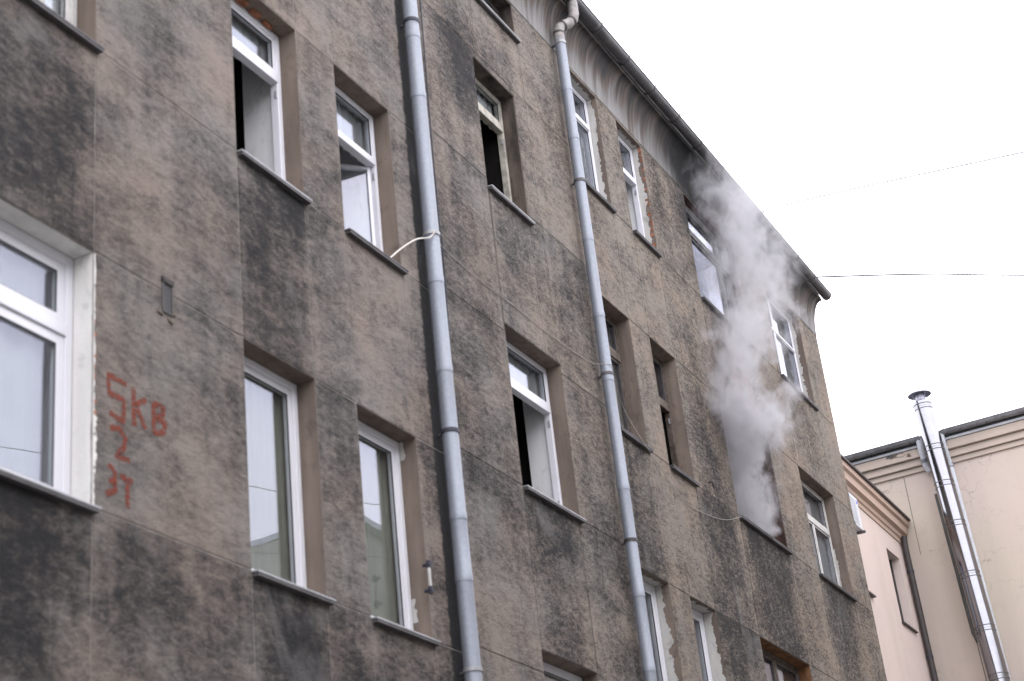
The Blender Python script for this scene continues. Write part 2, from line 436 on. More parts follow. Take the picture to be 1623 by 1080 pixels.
SOOT = {'A0': .62, 'A2': .5, 'A4': .45, 'C0': .5, 'C2': .48, 'C4': .05, 'B0': .25, 'B1': .1, 'B2': .12, 'B3': .1, 'B4': .15,
        'D0': .32, 'D1': .36, 'D2': .32, 'D3': .28, 'D4': .0, 'E0': .2, 'E2': .08, 'E4': -.08, 'F0': .3, 'F1': .25, 'F2': .15, 'F3': .0, 'F4': .0,
        'G2': .5, 'G4': .0, 'H1': .15, 'H2': .1, 'H3': .0, 'H4': .0, 'I2': .08, 'I4': -.02, 'J1': .45, 'J2': .35, 'J3': .15, 'J4': .2,
        'K2': .75, 'K4': .45, 'L1': .15, 'L2': .2, 'L3': .05, 'L4': .05, 'M2': .55, 'M4': .1, 'N1': .2, 'N2': .15, 'N3': .05, 'N4': .05}
def panel_soot(x, z):
    if x < 12.02:
        c = 'ZABCDEF'[sum(x > q for q in (5.30, 7.40, 9.03, 9.96, 10.56, 11.49))]
    elif x < 15.93:
        s = .22 + random.uniform(-.06, .06) - (.12 if z > 10.7 else 0)
        if 13.4 < x < 14.8 and 5.8 < z < 7.3: s = .38
        return s
    else:
        c = 'gGHIJKLMN'[sum(x > q for q in (16.13, 17.00, 17.63, 18.44, 19.96, 21.93, 23.25, 24.97))]
        if c == 'g': c = 'H'
    r = 0 if z < S1 else 1 if z < T1z else 2 if z < S2 else 3 if z < T2z else 4 if z < S3 else 5
    return SOOT.get(c + str(min(r, 4)), .15) + random.uniform(-.04, .04)
GAP = .0042
for (bx0, bx1, xs, zs, cols) in BAYS:
    ops = [v for k, v in WIN.items() if k[0] in cols]
    for i in range(len(xs) - 1):
        for j in range(len(zs) - 1):
            a, b, c, d = xs[i], xs[i + 1], zs[j], zs[j + 1]
            xm, zm = (a + b) / 2, (c + d) / 2
            rects = [(a, b, c, d)]
            for o in ops:      # cut the opening out of the slab
                nr = []
                for (ra, rb, rc, rd) in rects:
                    if o[0] >= rb - .001 or o[1] <= ra + .001 or o[2] >= rd - .001 or o[3] <= rc + .001: nr.append((ra, rb, rc, rd)); continue
                    if o[0] > ra + .02: nr.append((ra, o[0], rc, rd))
                    if o[1] < rb - .02: nr.append((o[1], rb, rc, rd))
                    xa, xb = max(ra, o[0]), min(rb, o[1])
                    if o[2] > rc + .02: nr.append((xa, xb, rc, o[2]))
                    if o[3] < rd - .02: nr.append((xa, xb, o[3], rd))
                rects = nr
            for (ra, rb, rc, rd) in rects:
                if rb - ra < .03 or rd - rc < .03: continue
                g = lambda v, lim: 0 if abs(v - lim) < 1e-6 else GAP
                ga, gb = (GAP if ra > XL else 0), (GAP if rb < XE else -.002)
                m = MB(); e = .004
                x0_, x1_, z0_, z1_ = ra + ga, rb - gb, rc + GAP, rd - GAP
                m.hexa([(x0_, FY, z0_), (x1_, FY, z0_), (x0_, FY, z1_), (x1_, FY, z1_),
                        (x0_ + e, 0, z0_ + e), (x1_ - e, 0, z0_ + e), (x0_ + e, 0, z1_ - e), (x1_ - e, 0, z1_ - e)])
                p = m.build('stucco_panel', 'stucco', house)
                p.color = (max(-.2, panel_soot(xm, zm)), min(1, max(0, (xm - 9) / 12)), 0, 1)
                if p.color[0] < 0: p.color[0] = 0

# coved cornice, soffit board, roof
prof = [(.02, COVE), (-.004, COVE)]
for i in range(13):
    t = i / 12 * math.pi / 2
    prof.append((-.006 - .19 * (1 - math.cos(t)), COVE + .02 + .60 * math.sin(t)))
prof += [(-.215, COVE + .62), (-.215, COVE + .66), (.02, COVE + .66)]
MB().sweep_x(prof, XL, XE + .004, 1).build('cornice', 'cove', house, True)
MB().box(XL, XE + .03, -.205, .3, COVE + .662, COVE + .70).build('soffit_board', 'soffit', house)
MB().hexa([(XL, -.24, 14.53), (XE + .05, -.24, 14.53), (XL, -.24, 14.56), (XE + .05, -.24, 14.56),
           (XL, 5.5, 18.3), (XE + .05, 5.5, 18.3), (XL, 5.5, 18.33), (XE + .05, 5.5, 18.33)]).build('roof', 'roof', house)
MB().hexa([(XL, 11.2, 14.53), (XE + .05, 11.2, 14.53), (XL, 11.2, 14.56), (XE + .05, 11.2, 14.56),
           (XL, 5.52, 18.3), (XE + .05, 5.52, 18.3), (XL, 5.52, 18.33), (XE + .05, 5.52, 18.33)]).build('roof', 'roof', house)
GY, GZ, GR = -.285, 14.555, .083
def gutter(x0, x1):
    m = MB(); prof = []
    for i in range(15): a = math.pi + math.pi * i / 14; prof.append((GY + GR * math.cos(a), GZ + GR * math.sin(a)))
    for i in range(15): a = 2 * math.pi - math.pi * i / 14; prof.append((GY + (GR - .006) * math.cos(a), GZ + (GR - .006) * math.sin(a)))
    m.sweep_x(prof, x0, x1, 1)
    m.tube([(x0, GY - GR, GZ), (x1, GY - GR, GZ)], .010, 8)
    return m
g = gutter(XL, XE + .16).build('gutter', 'zinc_dark', house, True)
m = MB()
cap_pts = [(XE + .158, GY + (GR - .003) * math.cos(math.pi + math.pi * i / 12), GZ + (GR - .003) * math.sin(math.pi + math.pi * i / 12)) for i in range(13)]
m.quad(*cap_pts); m.build('gutter_end', 'zinc_dark', g)
x = XL + .4
while x < XE:
    m = MB(); pts = []
    for i in range(13):
        a = math.pi * .98 + math.pi * 1.04 * i / 12
        pts.append((x, GY + (GR + .006) * math.cos(a), GZ + (GR + .006) * math.sin(a)))
    m.tube([(x + .012, GY - GR - .02, GZ + .045)] + pts, .008, 6)
    m.build('gutter_bracket', 'sill_dark', g)
    x += .86
for xs_ in (8.5, 14.2, 19.3, 22.6, 24.9):
    MB().tube([(xs_, GY, GZ - .001), (xs_ + .05, GY, GZ - .001)], GR + .004, 28, False).build('gutter_joint', 'zinc_dark', g)

# ---------------------------------------------------------------- windows
FD = .17
def pane(m, x0, x1, z0, z1, y): return m.box(x0, x1, y, y + .006, z0, z1)
def window(key, frame='pvc', fw=.06, sash=.048, transoms=(), mullions=(), open_cells=(), low_mull_only=False, room='room', sill='sill_dark', inner='inner_white',
           tw=.075, label=None, swing=None, sill_ext=.03, blind=None, depth=FD, deep=.12):
    x0, x1, z0, z1 = WIN[key]
    y0, y1 = depth, depth + .075
    e = .004
    m = MB(); m.ring(x0 + e, x1 - e, z0 + e, z1 - e, fw, y0, y1)
    zc = [z0 + fw] + [q for t in transoms for q in (t - tw / 2, t + tw / 2)] + [z1 - fw]
    for t in transoms: m.box(x0 + fw, x1 - fw, y0 - .006, y1 - .004, t - tw / 2, t + tw / 2)
    rows = [(zc[2 * i], zc[2 * i + 1]) for i in range(len(zc) // 2)]
    cells = []
    for ri, (a, b) in enumerate(rows):
        mx = [q for q in mullions if not (low_mull_only and ri > 0)]
        xc = [x0 + fw] + [q for t in mx for q in (t - .03, t + .03)] + [x1 - fw]
        for t in mx: m.box(t - .03, t + .03, y0 + .002, y1 - .006, a, b)
        for ci in range(len(xc) // 2): cells.append((ri, ci, xc[2 * ci], xc[2 * ci + 1], a, b))
    o = m.build('window', frame, house, bevel=.006)
    if label: o['label'] = label
    for ri, ci, a, b, c, d in cells:
        if (ri, ci) in open_cells:
            sw = (swing or {}).get((ri, ci))
            if sw:
                hinge, ang = sw
                wdt, s = b - a - .01, MB()
                s.ring(0, wdt, c + .005, d - .005, sash + .012, -.02, .035)
                p = MB().box(sash + .012, wdt - sash - .012, .004, .010, c + .005 + sash, d - .005 - sash)
                for q in (s, p):
                    vv = []
                    for (vx, vy, vz) in q.v:
                        if hinge == 'R': ux = wdt - vx; X_, Y_ = b - .005 - ux * math.cos(ang) + vy * math.sin(ang), y0 + .06 + ux * math.sin(ang) + vy * math.cos(ang)
                        else: ux = vx; X_, Y_ = a + .005 + ux * math.cos(ang) - vy * math.sin(ang), y0 + .06 + ux * math.sin(ang) + vy * math.cos(ang)
                        vv.append((X_, Y_, vz))
                    q.v = vv
                s.build('sash', frame, o); p.build('sash_pane', 'glass', o)
            # hinge plates left on the open frame
            for zz in (c + .12, d - .15):
                MB().box(b - .016, b + .001, y0 + .012, y0 + .03, zz, zz + .07).build('hinge', 'sill_light', o)
            continue
        s = MB().ring(a + .002, b - .002, c + .002, d - .002, sash, y0 + .012, y1 - .012)
        s.build('sash', frame, o, bevel=.005)
        MB().ring(a + sash, b - sash, c + sash, d - sash, .006, y0 + .016, y0 + .03).build('gasket', 'gasket', o)
        pane(MB(), a + sash + .001, b - sash - .001, c + sash + .001, d - sash - .001, y0 + .034).build('pane', 'glass', o)
    # metal sill
    sx0, sx1 = x0 - .005, x1 + sill_ext
    MB().hexa([(sx0, -.055, z0 - .024), (sx1, -.055, z0 - .024), (sx0, -.055, z0 - .008), (sx1, -.055, z0 - .008),
               (x0 + .002, y0 + .004, z0 + .004), (x1 - .002, y0 + .004, z0 + .004), (x0 + .002, y0 + .004, z0 + .010), (x1 - .002, y0 + .004, z0 + .010)]).build('sill', sill, o, bevel=.003)
    MB().box(sx0 + .01, sx1 - .01, -.05, -.001, z0 - .045, z0 - .025).build('sill_shade_strip', 'sill_dark', o)  # dark strip standing in for the shadow under the sill
    # inner reveal and the room behind
    if inner:
        r = MB(); ya, yb, k = y1 + .002, BY + deep, .006
        r.quad((x0 + k, ya, z0 + k), (x0 + k, yb, z0 + k), (x0 + k, yb, z1 - k), (x0 + k, ya, z1 - k))
        r.quad((x1 - k, ya, z0 + k), (x1 - k, yb, z0 + k), (x1 - k, yb, z1 - k), (x1 - k, ya, z1 - k))
        r.quad((x0 + k, ya, z0 + k), (x1 - k, ya, z0 + k), (x1 - k, yb, z0 + k), (x0 + k, yb, z0 + k))
        r.quad((x0 + k, ya, z1 - k), (x1 - k, ya, z1 - k), (x1 - k, yb, z1 - k), (x0 + k, yb, z1 - k))
        r.build('inner_reveal', inner, o)
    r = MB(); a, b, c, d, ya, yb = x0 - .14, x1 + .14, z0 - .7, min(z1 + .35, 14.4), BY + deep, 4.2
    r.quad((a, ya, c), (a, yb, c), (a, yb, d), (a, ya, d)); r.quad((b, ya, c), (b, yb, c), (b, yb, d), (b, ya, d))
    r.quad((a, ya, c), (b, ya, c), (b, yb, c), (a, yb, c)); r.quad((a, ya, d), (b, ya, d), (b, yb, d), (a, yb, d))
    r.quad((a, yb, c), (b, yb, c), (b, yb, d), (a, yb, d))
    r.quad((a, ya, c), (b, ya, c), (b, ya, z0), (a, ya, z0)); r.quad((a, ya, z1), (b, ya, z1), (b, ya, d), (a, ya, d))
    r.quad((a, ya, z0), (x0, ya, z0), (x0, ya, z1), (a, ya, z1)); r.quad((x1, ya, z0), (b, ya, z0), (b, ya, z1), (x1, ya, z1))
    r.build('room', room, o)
    for (bm_, bz0, bz1, bx0, bx1) in (blind or ()):
        v = MB(); n = 24
        for i in range(n):
            xa, xb = bx0 + (bx1 - bx0) * i / n, bx0 + (bx1 - bx0) * (i + 1) / n
            w1, w2 = .012 * math.sin(i * 1.9), .012 * math.sin((i + 1) * 1.9)
            v.quad((xa, y1 + .03 + w1, bz0), (xb, y1 + .03 + w2, bz0), (xb, y1 + .03 + w2, bz1), (xa, y1 + .03 + w1, bz1))
        v.build('curtain', bm_, o, True)  # some are only added sheets that lift the brightness of a pane
    return o
FULL = lambda k, m, a=0, b=1, c=0, d=1: (m, WIN[k][2] + .03 + (WIN[k][3] - WIN[k][2] - .06) * c, WIN[k][2] + .03 + (WIN[k][3] - WIN[k][2] - .06) * d, WIN[k][0] + .012 + (WIN[k][1] - WIN[k][0] - .024) * a, WIN[k][0] + .012 + (WIN[k][1] - WIN[k][0] - .024) * b)
window('A1', transoms=(6.62,), sash=.07, fw=.07, sill='sill_light', label='large white window with broad white painted reveal, cut by the left edge', blind=[FULL('A1', 'pale_blind', 0, .93)], sill_ext=.02)
window('A2', transoms=(9.95,), mullions=(6.5, 7.0), frame='pvc_grey', label='old white window at the top left corner', sill='sill_dark', blind=[FULL('A2', 'curtain')])
window('C2', deep=.11, transoms=(10.06,), open_cells=((0, 0),), swing={(0, 0): ('L', R(96))}, tw=.10, sash=.035, sill='sill_light', room='room_black', label='white window with its lower sash open', blind=[FULL('C2', 'pale_blind', 0, 1, .73, 1)])
window('E2', transoms=(10.0,), open_cells=((0, 0),), swing={(0, 0): ('R', R(42))}, tw=.075, sash=.016, room='room', fw=.04, label='white window with its lower sash swung halfway inward', blind=[FULL('E2', 'pale_blind', 0, 1, .70, 1)])  # pale sheet added behind the upper pane to keep it from going dark
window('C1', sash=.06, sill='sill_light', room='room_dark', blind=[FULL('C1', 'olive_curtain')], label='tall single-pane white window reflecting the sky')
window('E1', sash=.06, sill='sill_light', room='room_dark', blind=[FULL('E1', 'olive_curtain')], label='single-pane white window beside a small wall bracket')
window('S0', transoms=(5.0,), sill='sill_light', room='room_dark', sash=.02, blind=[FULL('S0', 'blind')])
window('S1', deep=.03, transoms=(8.60,), open_cells=((0, 0),), swing={(0, 0): ('L', R(96))}, tw=.11, fw=.045, sash=.012, sill='sill_light', room='room_black', label='white stairwell window, lower half open', blind=[FULL('S1', 'pale_blind', 0, 1, .73, 1)])  # pale sheet added behind the upper pane, standing in for interior light
window('S2', transoms=(11.94,), open_cells=((0, 0),), swing={(0, 0): ('L', R(96))}, frame='dirty_cream', tw=.11, fw=.045, sash=.012, sill='sill_light', room='room_black', inner='room_black', label='smoke-blackened stairwell window, lower half open', blind=[FULL('S2', 'curtain', 0, 1, .77, 1)])  # bright sheet added behind the upper pane in place of its sky reflection
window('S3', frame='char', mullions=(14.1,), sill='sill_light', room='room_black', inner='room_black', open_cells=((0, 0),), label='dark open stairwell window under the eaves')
window('G3', transoms=(13.30,), tw=.07, fw=.05, sash=.014, sill='sill_dark', depth=.13, room='room', blind=[FULL('G3', 'pale_blind')])  # pale sheet added behind the panes to brighten them
window('I3', transoms=(13.20,), open_cells=((0, 0),), swing={(0, 0): ('L', R(30))}, tw=.08, fw=.045, sash=.014, sill='sill_dark', depth=.13, label='white top-floor window with bricks bared along its reveal', blind=[FULL('I3', 'dim_blind', 0, 1, .68, 1)])  # grey sheet added behind the upper pane to lighten it
window('K3', frame='frame_grey', transoms=(13.28,), mullions=(21.45,), tw=.10, fw=.06, sash=.03, depth=.10, blind=[FULL('K3', 'dim_blind')], label='wide top-floor window half hidden by smoke')
window('N3', transoms=(13.14,), mullions=(23.95,), tw=.04, fw=.045, sash=.014, room='room', depth=.15, blind=[FULL('N3', 'curtain', 0, .5), FULL('N3', 'dim_blind', .5, 1)], label='four-pane top-floor window nearest the house corner')
window('G2', frame='wood', transoms=(10.03,), tw=.12, fw=.04, sash=.022, room='room_dark', blind=[FULL('G2', 'blind', 0, 1, 0, .68), FULL('G2', 'dim_blind', 0, 1, .68, 1)], label='old brown wooden window with a beige blind')
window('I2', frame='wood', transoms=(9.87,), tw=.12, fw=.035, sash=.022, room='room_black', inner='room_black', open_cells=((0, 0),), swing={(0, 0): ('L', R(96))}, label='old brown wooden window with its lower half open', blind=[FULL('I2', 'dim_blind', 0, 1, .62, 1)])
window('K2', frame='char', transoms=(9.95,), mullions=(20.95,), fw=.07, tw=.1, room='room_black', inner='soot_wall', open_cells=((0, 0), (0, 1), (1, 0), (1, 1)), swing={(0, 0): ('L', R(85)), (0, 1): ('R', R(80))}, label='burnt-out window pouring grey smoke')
window('N2', frame='pvc_grey', transoms=(9.92,), mullions=(24.12,), low_mull_only=True, tw=.10, fw=.045, sash=.025, room='room', blind=[FULL('N2', 'blind', 0, .5, 0, .62), FULL('N2', 'pale_blind', .5, 1, 0, .62), FULL('N2', 'dim_blind', .35, 1, .64, 1), FULL('N2', 'blind', 0, .35, .64, .95)], label='weathered window under the four-pane one')  # upper left beige sheet paints in a reflection on the pane
window('G1', sash=.055, room='room_dark', blind=[FULL('G1', 'olive_curtain')])
window('I1', sash=.055, room='room_dark', blind=[FULL('I1', 'olive_curtain')])
window('K1', frame='wood', transoms=(6.6,), mullions=(20.95,), sash=.04, room='room_dark', label='brown wooden window with orange-brown lintel', blind=[FULL('K1', 'dim_blind', 0, .6), FULL('K1', 'curtain', .6, .8, 0, .95)])
window('N1', frame='pvc_grey', transoms=(6.6,), room='room_dark')

# ragged plaster patches round the newer windows
def ragged_jamb(key, y_in, y_mid, amp, mat, parent=house, name='plaster_patch', n=95, z_frac=(0, 1), top=True, seed=1):
    x0, x1, z0, z1 = WIN[key]; rnd = random.Random(seed)
    m = MB(); x = x1 - .0035; pr = None; wob = 0
    za, zb = z0 + (z1 - z0) * z_frac[0] + .006, z0 + (z1 - z0) * z_frac[1] - .006
    for i in range(n + 1):
        z = za + (zb - za) * i / n
        wob = .80 * wob + rnd.uniform(-amp, amp) + (rnd.uniform(-amp, amp) * 2.2 if rnd.random() < .12 else 0)
        y = max(.012, min(y_in - .02, y_mid + wob))
        if pr: m.quad((x, pr[0], pr[1]), (x, y_in, pr[1]), (x, y_in, z), (x, y, z))
        pr = (y, z)
    if top:
        pr = None; z = z1 - .0035
        for i in range(n + 1):
            xx = x0 + .006 + (x1 - x0 - .012) * i / n
            wob = .80 * wob + rnd.uniform(-amp, amp) + (rnd.uniform(-amp, amp) * 2.2 if rnd.random() < .12 else 0)
            y = max(.012, min(y_in - .02, y_mid + wob))
            if pr: m.quad((pr[1], pr[0], z), (pr[1], y_in, z), (xx, y_in, z), (xx, y, z))
            pr = (y, xx)
    m.build(name, mat, parent)
ragged_jamb('A1', FD, .012, .003, 'white_reveal', seed=2)
ragged_jamb('G3', .13, .055, .012, 'white_plaster', seed=3)
ragged_jamb('I3', .13, .06, .014, 'white_plaster', seed=4)
ragged_jamb('N3', .15, .09, .014, 'white_plaster', seed=5)
ragged_jamb('N2', FD, .14, .008, 'white_plaster', seed=6, z_frac=(0, .5), top=False)
ragged_jamb('G1', FD, .085, .013, 'white_plaster', seed=7)
ragged_jamb('I1', FD, .05, .014, 'white_plaster', seed=8)
ragged_jamb('E1', FD, .13, .010, 'white_plaster', seed=9, z_frac=(.90, 1), top=False, n=8)
ragged_jamb('E1', FD, .12, .012, 'white_plaster', seed=10, z_frac=(.10, .22), top=False, n=10)
ragged_jamb('K2', FD + .06, .012, .001, 'soot_wall', seed=11)
ragged_jamb('K3', .10, .012, .001, 'soot_wall', seed=13)
ragged_jamb('S2', FD, .012, .001, 'sooty_reveal', seed=14)
ragged_jamb('S3', FD, .012, .001, 'sooty_reveal', seed=15)
ragged_jamb('K1', FD, .012, .001, 'rust_lintel', seed=12)
# white daubs and chipped edge along the large left window
rnd = random.Random(5)
m = MB(); pr = None; wob = 0
for i in range(150):
    z = S1 + .01 + i * (T1z - S1 - .03) / 149
    wob = .72 * wob + rnd.uniform(-.005, .005) + (rnd.uniform(-.01, .016) if rnd.random() < .10 else 0)
    big = .012 if S1 + .22 < z < S1 + .62 else .002
    x = 7.402 + max(.0, .004 + wob + big)
    if pr: m.hexa([(7.397, .004, pr[1]), (pr[0], .001, pr[1]), (7.397, .004, z), (x, .001, z), (7.397, -.004, pr[1]), (pr[0] - .001, -.0025, pr[1]), (7.397, -.004, z), (x - .001, -.0025, z)])
    pr = (x, z)
m.build('plaster_edge', 'white_reveal', house)
for i in range(9):
    z = S1 + .62 + i * .078 + rnd.uniform(-.01, .01)
    if i in (2, 6): continue
    MB().box(7.401, 7.410 + rnd.uniform(0, .012), -.0045, .003, z, z + rnd.uniform(.02, .05)).build('brick', 'brick', house)
for i in range(12):
    z = S1 + .15 + rnd.random() * 1.5
    MB().box(7.399, 7.404 + rnd.uniform(0, .014), -.0055, .003, z, z + rnd.uniform(.008, .02)).build('edge_chip', 'grey_render', house)
# bricks bared beside the top-floor window
for i in range(21):
    z = S3 + .06 + i * .078
    if z > T3z - .05: break
    if i in (2, 8, 11, 13, 15, 17): continue
    d = rnd.uniform(.012, .050)
    MB().box(18.436 - rnd.uniform(.0, .004), 18.445, -.0015 + rnd.uniform(0, .010), .014 + d, z, z + rnd.uniform(.03, .062)).build('brick', 'brick', house)
for i, (bx, bz) in enumerate(((9.3, T2z - .02), (9.5, T2z - .02), (9.68, T2z - .02))):
    MB().box(bx, bx + .12, .10 + .01 * i, .16, T2z - .028, T2z + .01).build('brick', 'brick', house)

# bare brickwork where the render fell off between the burnt window and the one above
rb = random.Random(21)
for r_ in range(12):
    for c_ in range(4):
        bx0 = 20.62 + c_ * .26 + (.13 if r_ % 2 else 0); bz0 = 10.70 + r_ * .078
        if ((bx0 + .12 - 21.1) / .52) ** 2 + ((bz0 - 11.15) / .5) ** 2 > 1 + rb.uniform(-.25, .25): continue
        MB().box(bx0, bx0 + .248, -.0035 + rb.uniform(-.002, .002), .004, bz0, bz0 + .066).build('brick', 'faded_brick', house)
# red hand-painted lettering on the wall
def ribbon(pts, wd, y, name='painted_letter'):
    P = [Vector((p[0], p[1])) for p in pts]; m = MB(); L = []
    # resample smoothly
    Q = []
    for i in range(len(P) - 1):
        for k in range(4): Q.append(P[i].lerp(P[i + 1], k / 4))
    Q.append(P[-1])
    for i, p in enumerate(Q):
        d = (Q[min(i + 1, len(Q) - 1)] - Q[max(i - 1, 0)]).normalized(); n = Vector((-d.y, d.x))
        ww = wd * (.85 + .3 * random.random()) / 2
        L.append((p + n * ww, p - n * ww))
    for i in range(len(L) - 1):
        a, b = L[i]; c, d = L[i + 1]
        m.quad((a.x, y, a.y), (b.x, y, b.y), (d.x, y, d.y), (c.x, y, c.y))
    return m
letters = [
    [[(7.713, 6.327), (7.536, 6.336), (7.544, 6.211), (7.689, 6.206), (7.684, 6.055), (7.552, 6.076)]],
    [[(7.783, 6.335), (7.789, 6.062)], [(7.91, 6.288), (7.79, 6.208)], [(7.806, 6.213), (7.9, 6.076)]],
    [[(7.982, 6.296), (7.987, 6.066)], [(7.990, 6.292), (8.085, 6.288), (8.079, 6.232), (8.000, 6.192)], [(8.020, 6.186), (8.100, 6.184), (8.093, 6.117), (7.995, 6.072)]],
    [[(7.553, 5.973), (7.643, 5.997), (7.704, 5.941), (7.689, 5.876), (7.613, 5.798), (7.742, 5.8)]],
    [[(7.539, 5.721), (7.598, 5.686), (7.606, 5.562), (7.518, 5.51)], [(7.606, 5.62), (7.539, 5.611)]],
    [[(7.651, 5.676), (7.772, 5.664)], [(7.719, 5.659), (7.723, 5.474)]]]
for L in letters:
    m = MB()
    for si, st in enumerate(L):
        q = ribbon(st, .041, -.0025 - .0009 * si); b = len(m.v)
        m.v += q.v; m.f += [tuple(b + i for i in f) for f in q.f]
    m.build('painted_letter', 'paint', house)['label'] = 'red hand-painted character on the stucco'

# small holes, hooks and stains with their own shape
for (hx, hz) in ((18.96, 8.98), (19.04, 5.60)):
    MB().tube([(hx, .01, hz), (hx, -.05, hz - .005), (hx, -.06, hz - .10)], .012, 8).build('wall_hook', 'char', house)

# vent grille
v = thing('vent_grille', (8.14, 0, 5.43 + 1.6), 'small perforated grey vent grille set in the wall above the red lettering', 'vent')
m = MB(); vx0, vx1, vz0, vz1 = 8.09, 8.19, 7.02, 7.25
m.box(vx0, vx1, -.004, .004, vz0, vz1); m.build('plate', 'grey_render', v)
m = MB(); m.ring(vx0 - .006, vx1 + .006, vz0 - .006, vz1 + .006, .012, -.012, -.003); m.build('rim', 'grey_render', v)
for i in range(4):
    for j in range(9):
        cx_, cz_ = vx0 + .022 + i * .0185, vz0 + .02 + j * .0235
        MB().box(cx_ - .006, cx_ + .006, -.0055, -.0041, cz_ - .007, cz_ + .007).build('hole', 'rubber', v)
MB().box(8.08, 8.20, -.018, -.002, 7.245, 7.285).build('hood', 'char', v)
for (cx_, cz_, cw) in ((8.06, 7.00, .035), (8.17, 6.975, .03), (8.21, 7.04, .018)):
    MB().hexa([(cx_ - cw, .001, cz_ - .012), (cx_ + cw, .001, cz_ - .022), (cx_ - cw, .001, cz_ + .014), (cx_ + cw, .001, cz_ + .008),
               (cx_ - cw * .6, -.012, cz_ - .008), (cx_ + cw * .7, -.012, cz_ - .016), (cx_ - cw * .7, -.010, cz_ + .010), (cx_ + cw * .5, -.008, cz_ + .004)]).build('plaster_lump', 'core', v)

# small bracket by the lower window
b = thing('wall_bracket', (11.40, 0, 5.8), 'short white bar on two black insulators beside the lower white window', 'bracket')
MB().tube([(11.42, -.055, 5.79), (11.42, -.055, 6.01)], .013, 10).build('bar', 'pvc_grey', b, True)
for z in (5.79, 6.01):
    MB().tube([(11.42, .0, z), (11.42, -.075, z)], [.014, .022], 10).tube([(11.42, -.055, z - .03), (11.42, -.055, z + .03)], .020, 10).build('insulator', 'rubber', b, True)

# ---------------------------------------------------------------- drainpipes
def drainpipe(x, y, r, ztop, zbot, seams, collars, label, top=None):
    t = thing('drainpipe', (x, y, 0), label, 'drainpipe', 'zinc drainpipes on the sooty facade')
    zs = sorted([zbot] + list(seams) + [ztop])
    for i in range(len(zs) - 1):
        a, b_ = zs[i], zs[i + 1]
        MB().tube([(x, y, a), (x, y, a + .07), (x, y, a + .075), (x, y, b_)], [r * 1.05, r * 1.05, r, r], 24).build('pipe_length', 'zinc', t, True)
    for (z, mt) in collars:
        c = MB().tube([(x, y, z), (x, y, z + .035)], r * 1.12, 24).build('clamp', mt, t, True)
        MB().box(x - .012, x + .012, y + r, .008, z + .008, z + .026).build('clamp_stem', 'sill_dark', c)
    return t
p1 = drainpipe(11.90, -.115, .073, 14.3, .2, (2.0, 4.1, 5.95, 6.5, 7.9, 8.8, 10.84, 11.55, 13.0), ((11.74, 'rubber'), (9.30, 'sill_light'), (7.31, 'rubber'), (5.18, 'sill_light'), (2.6, 'rubber')),
               'galvanised drainpipe between the flat windows and the stairwell windows')
MB().tube([(11.90, -.115, 14.3), (11.90, -.16, 14.4), (11.90, GY, 14.48)], .07, 20).build('elbow', 'elbow', p1, True)
p2 = drainpipe(15.76, -.115, .066, 13.86, .2, (1.9, 3.9, 5.9, 6.7, 7.9, 9.2, 10.0, 11.0, 12.4, 13.1), ((13.80, 'sill_light'), (11.80, 'sill_dark'), (9.27, 'sill_dark'), (7.31, 'dark_pipe'), (4.5, 'sill_dark')),
               'galvanised drainpipe with a pale swan-neck reaching up to the gutter')
MB().tube([(15.76, -.115, 13.84), (15.76, -.115, 13.98), (15.765, -.125, 14.05), (15.80, -.165, 14.10), (15.88, -.225, 14.16), (15.92, -.265, 14.22), (15.925, -.285, 14.30), (15.925, -.285, 14.48)], .066, 22).build('elbow', 'elbow', p2, True)
for (a, bb) in (((15.76, -.115, 13.96), (15.76, -.115, 13.985)), ((15.79, -.15, 14.085), (15.81, -.17, 14.105)), ((15.90, -.245, 14.185), (15.915, -.26, 14.205))):
    MB().tube([a, bb], .071, 22).build('elbow_seam', 'dark_pipe', p2, True)

# cables on the facade
def wire(name, pts, r, mat, label, cat='cable', group=None, sub=6):
    P = [Vector(p) for p in pts]; Q = []
    for i in range(len(P) - 1):
        p0, p1, p2_, p3 = P[max(i - 1, 0)], P[i], P[i + 1], P[min(i + 2, len(P) - 1)]
        for k in range(sub):
            t = k / sub
            Q.append(.5 * ((2 * p1) + (-p0 + p2_) * t + (2 * p0 - 5 * p1 + 4 * p2_ - p3) * t * t + (-p0 + 3 * p1 - 3 * p2_ + p3) * t ** 3))
    Q.append(P[-1])
    return tag(MB().tube(Q, r, 8).build(name, mat, None, True), label, cat, group)
wire('cable', [(11.26, -.02, 8.83), (11.42, -.06, 8.99), (11.63, -.10, 9.16), (11.80, -.15, 9.24), (11.83, -.19, 9.31)],    .0075, 'white_cable', 'short white cable looping from a window sill to the drainpipe clamp')
wire('cable', [(11.98, -.12, 9.33), (12.25, -.02, 9.41), (12.61, -.012, 9.38), (13.02, -.012, 9.36), (13.69, -.012, 9.37), (14.65, -.012, 9.36), (15.55, -.02, 9.40), (15.74, -.19, 9.38), (15.93, -.12, 9.30), (16.27, -.06, 9.05), (16.62, -.07, 8.82), (17.0, -.05, 8.70), (17.45, -.03, 8.56), (17.97, -.02, 8.42), (18.6, -.02, 8.45), (19.3, -.03, 8.56), (19.93, -.06, 8.78)],
     .0034, 'cable_grey', 'thin white cable sagging across the facade to the smoking window')
wire('cable', [(12.34, -.02, 14.0), (12.32, -.02, 12.35), (12.275, -.02, 10.77), (12.26, -.02, 9.68), (12.275, -.02, 9.2), (12.17, -.02, 7.0), (12.16, -.02, 5.2), (12.16, -.02, .3)], .007, 'rubber', 'thin black cable running down beside a galvanised drainpipe', sub=3)

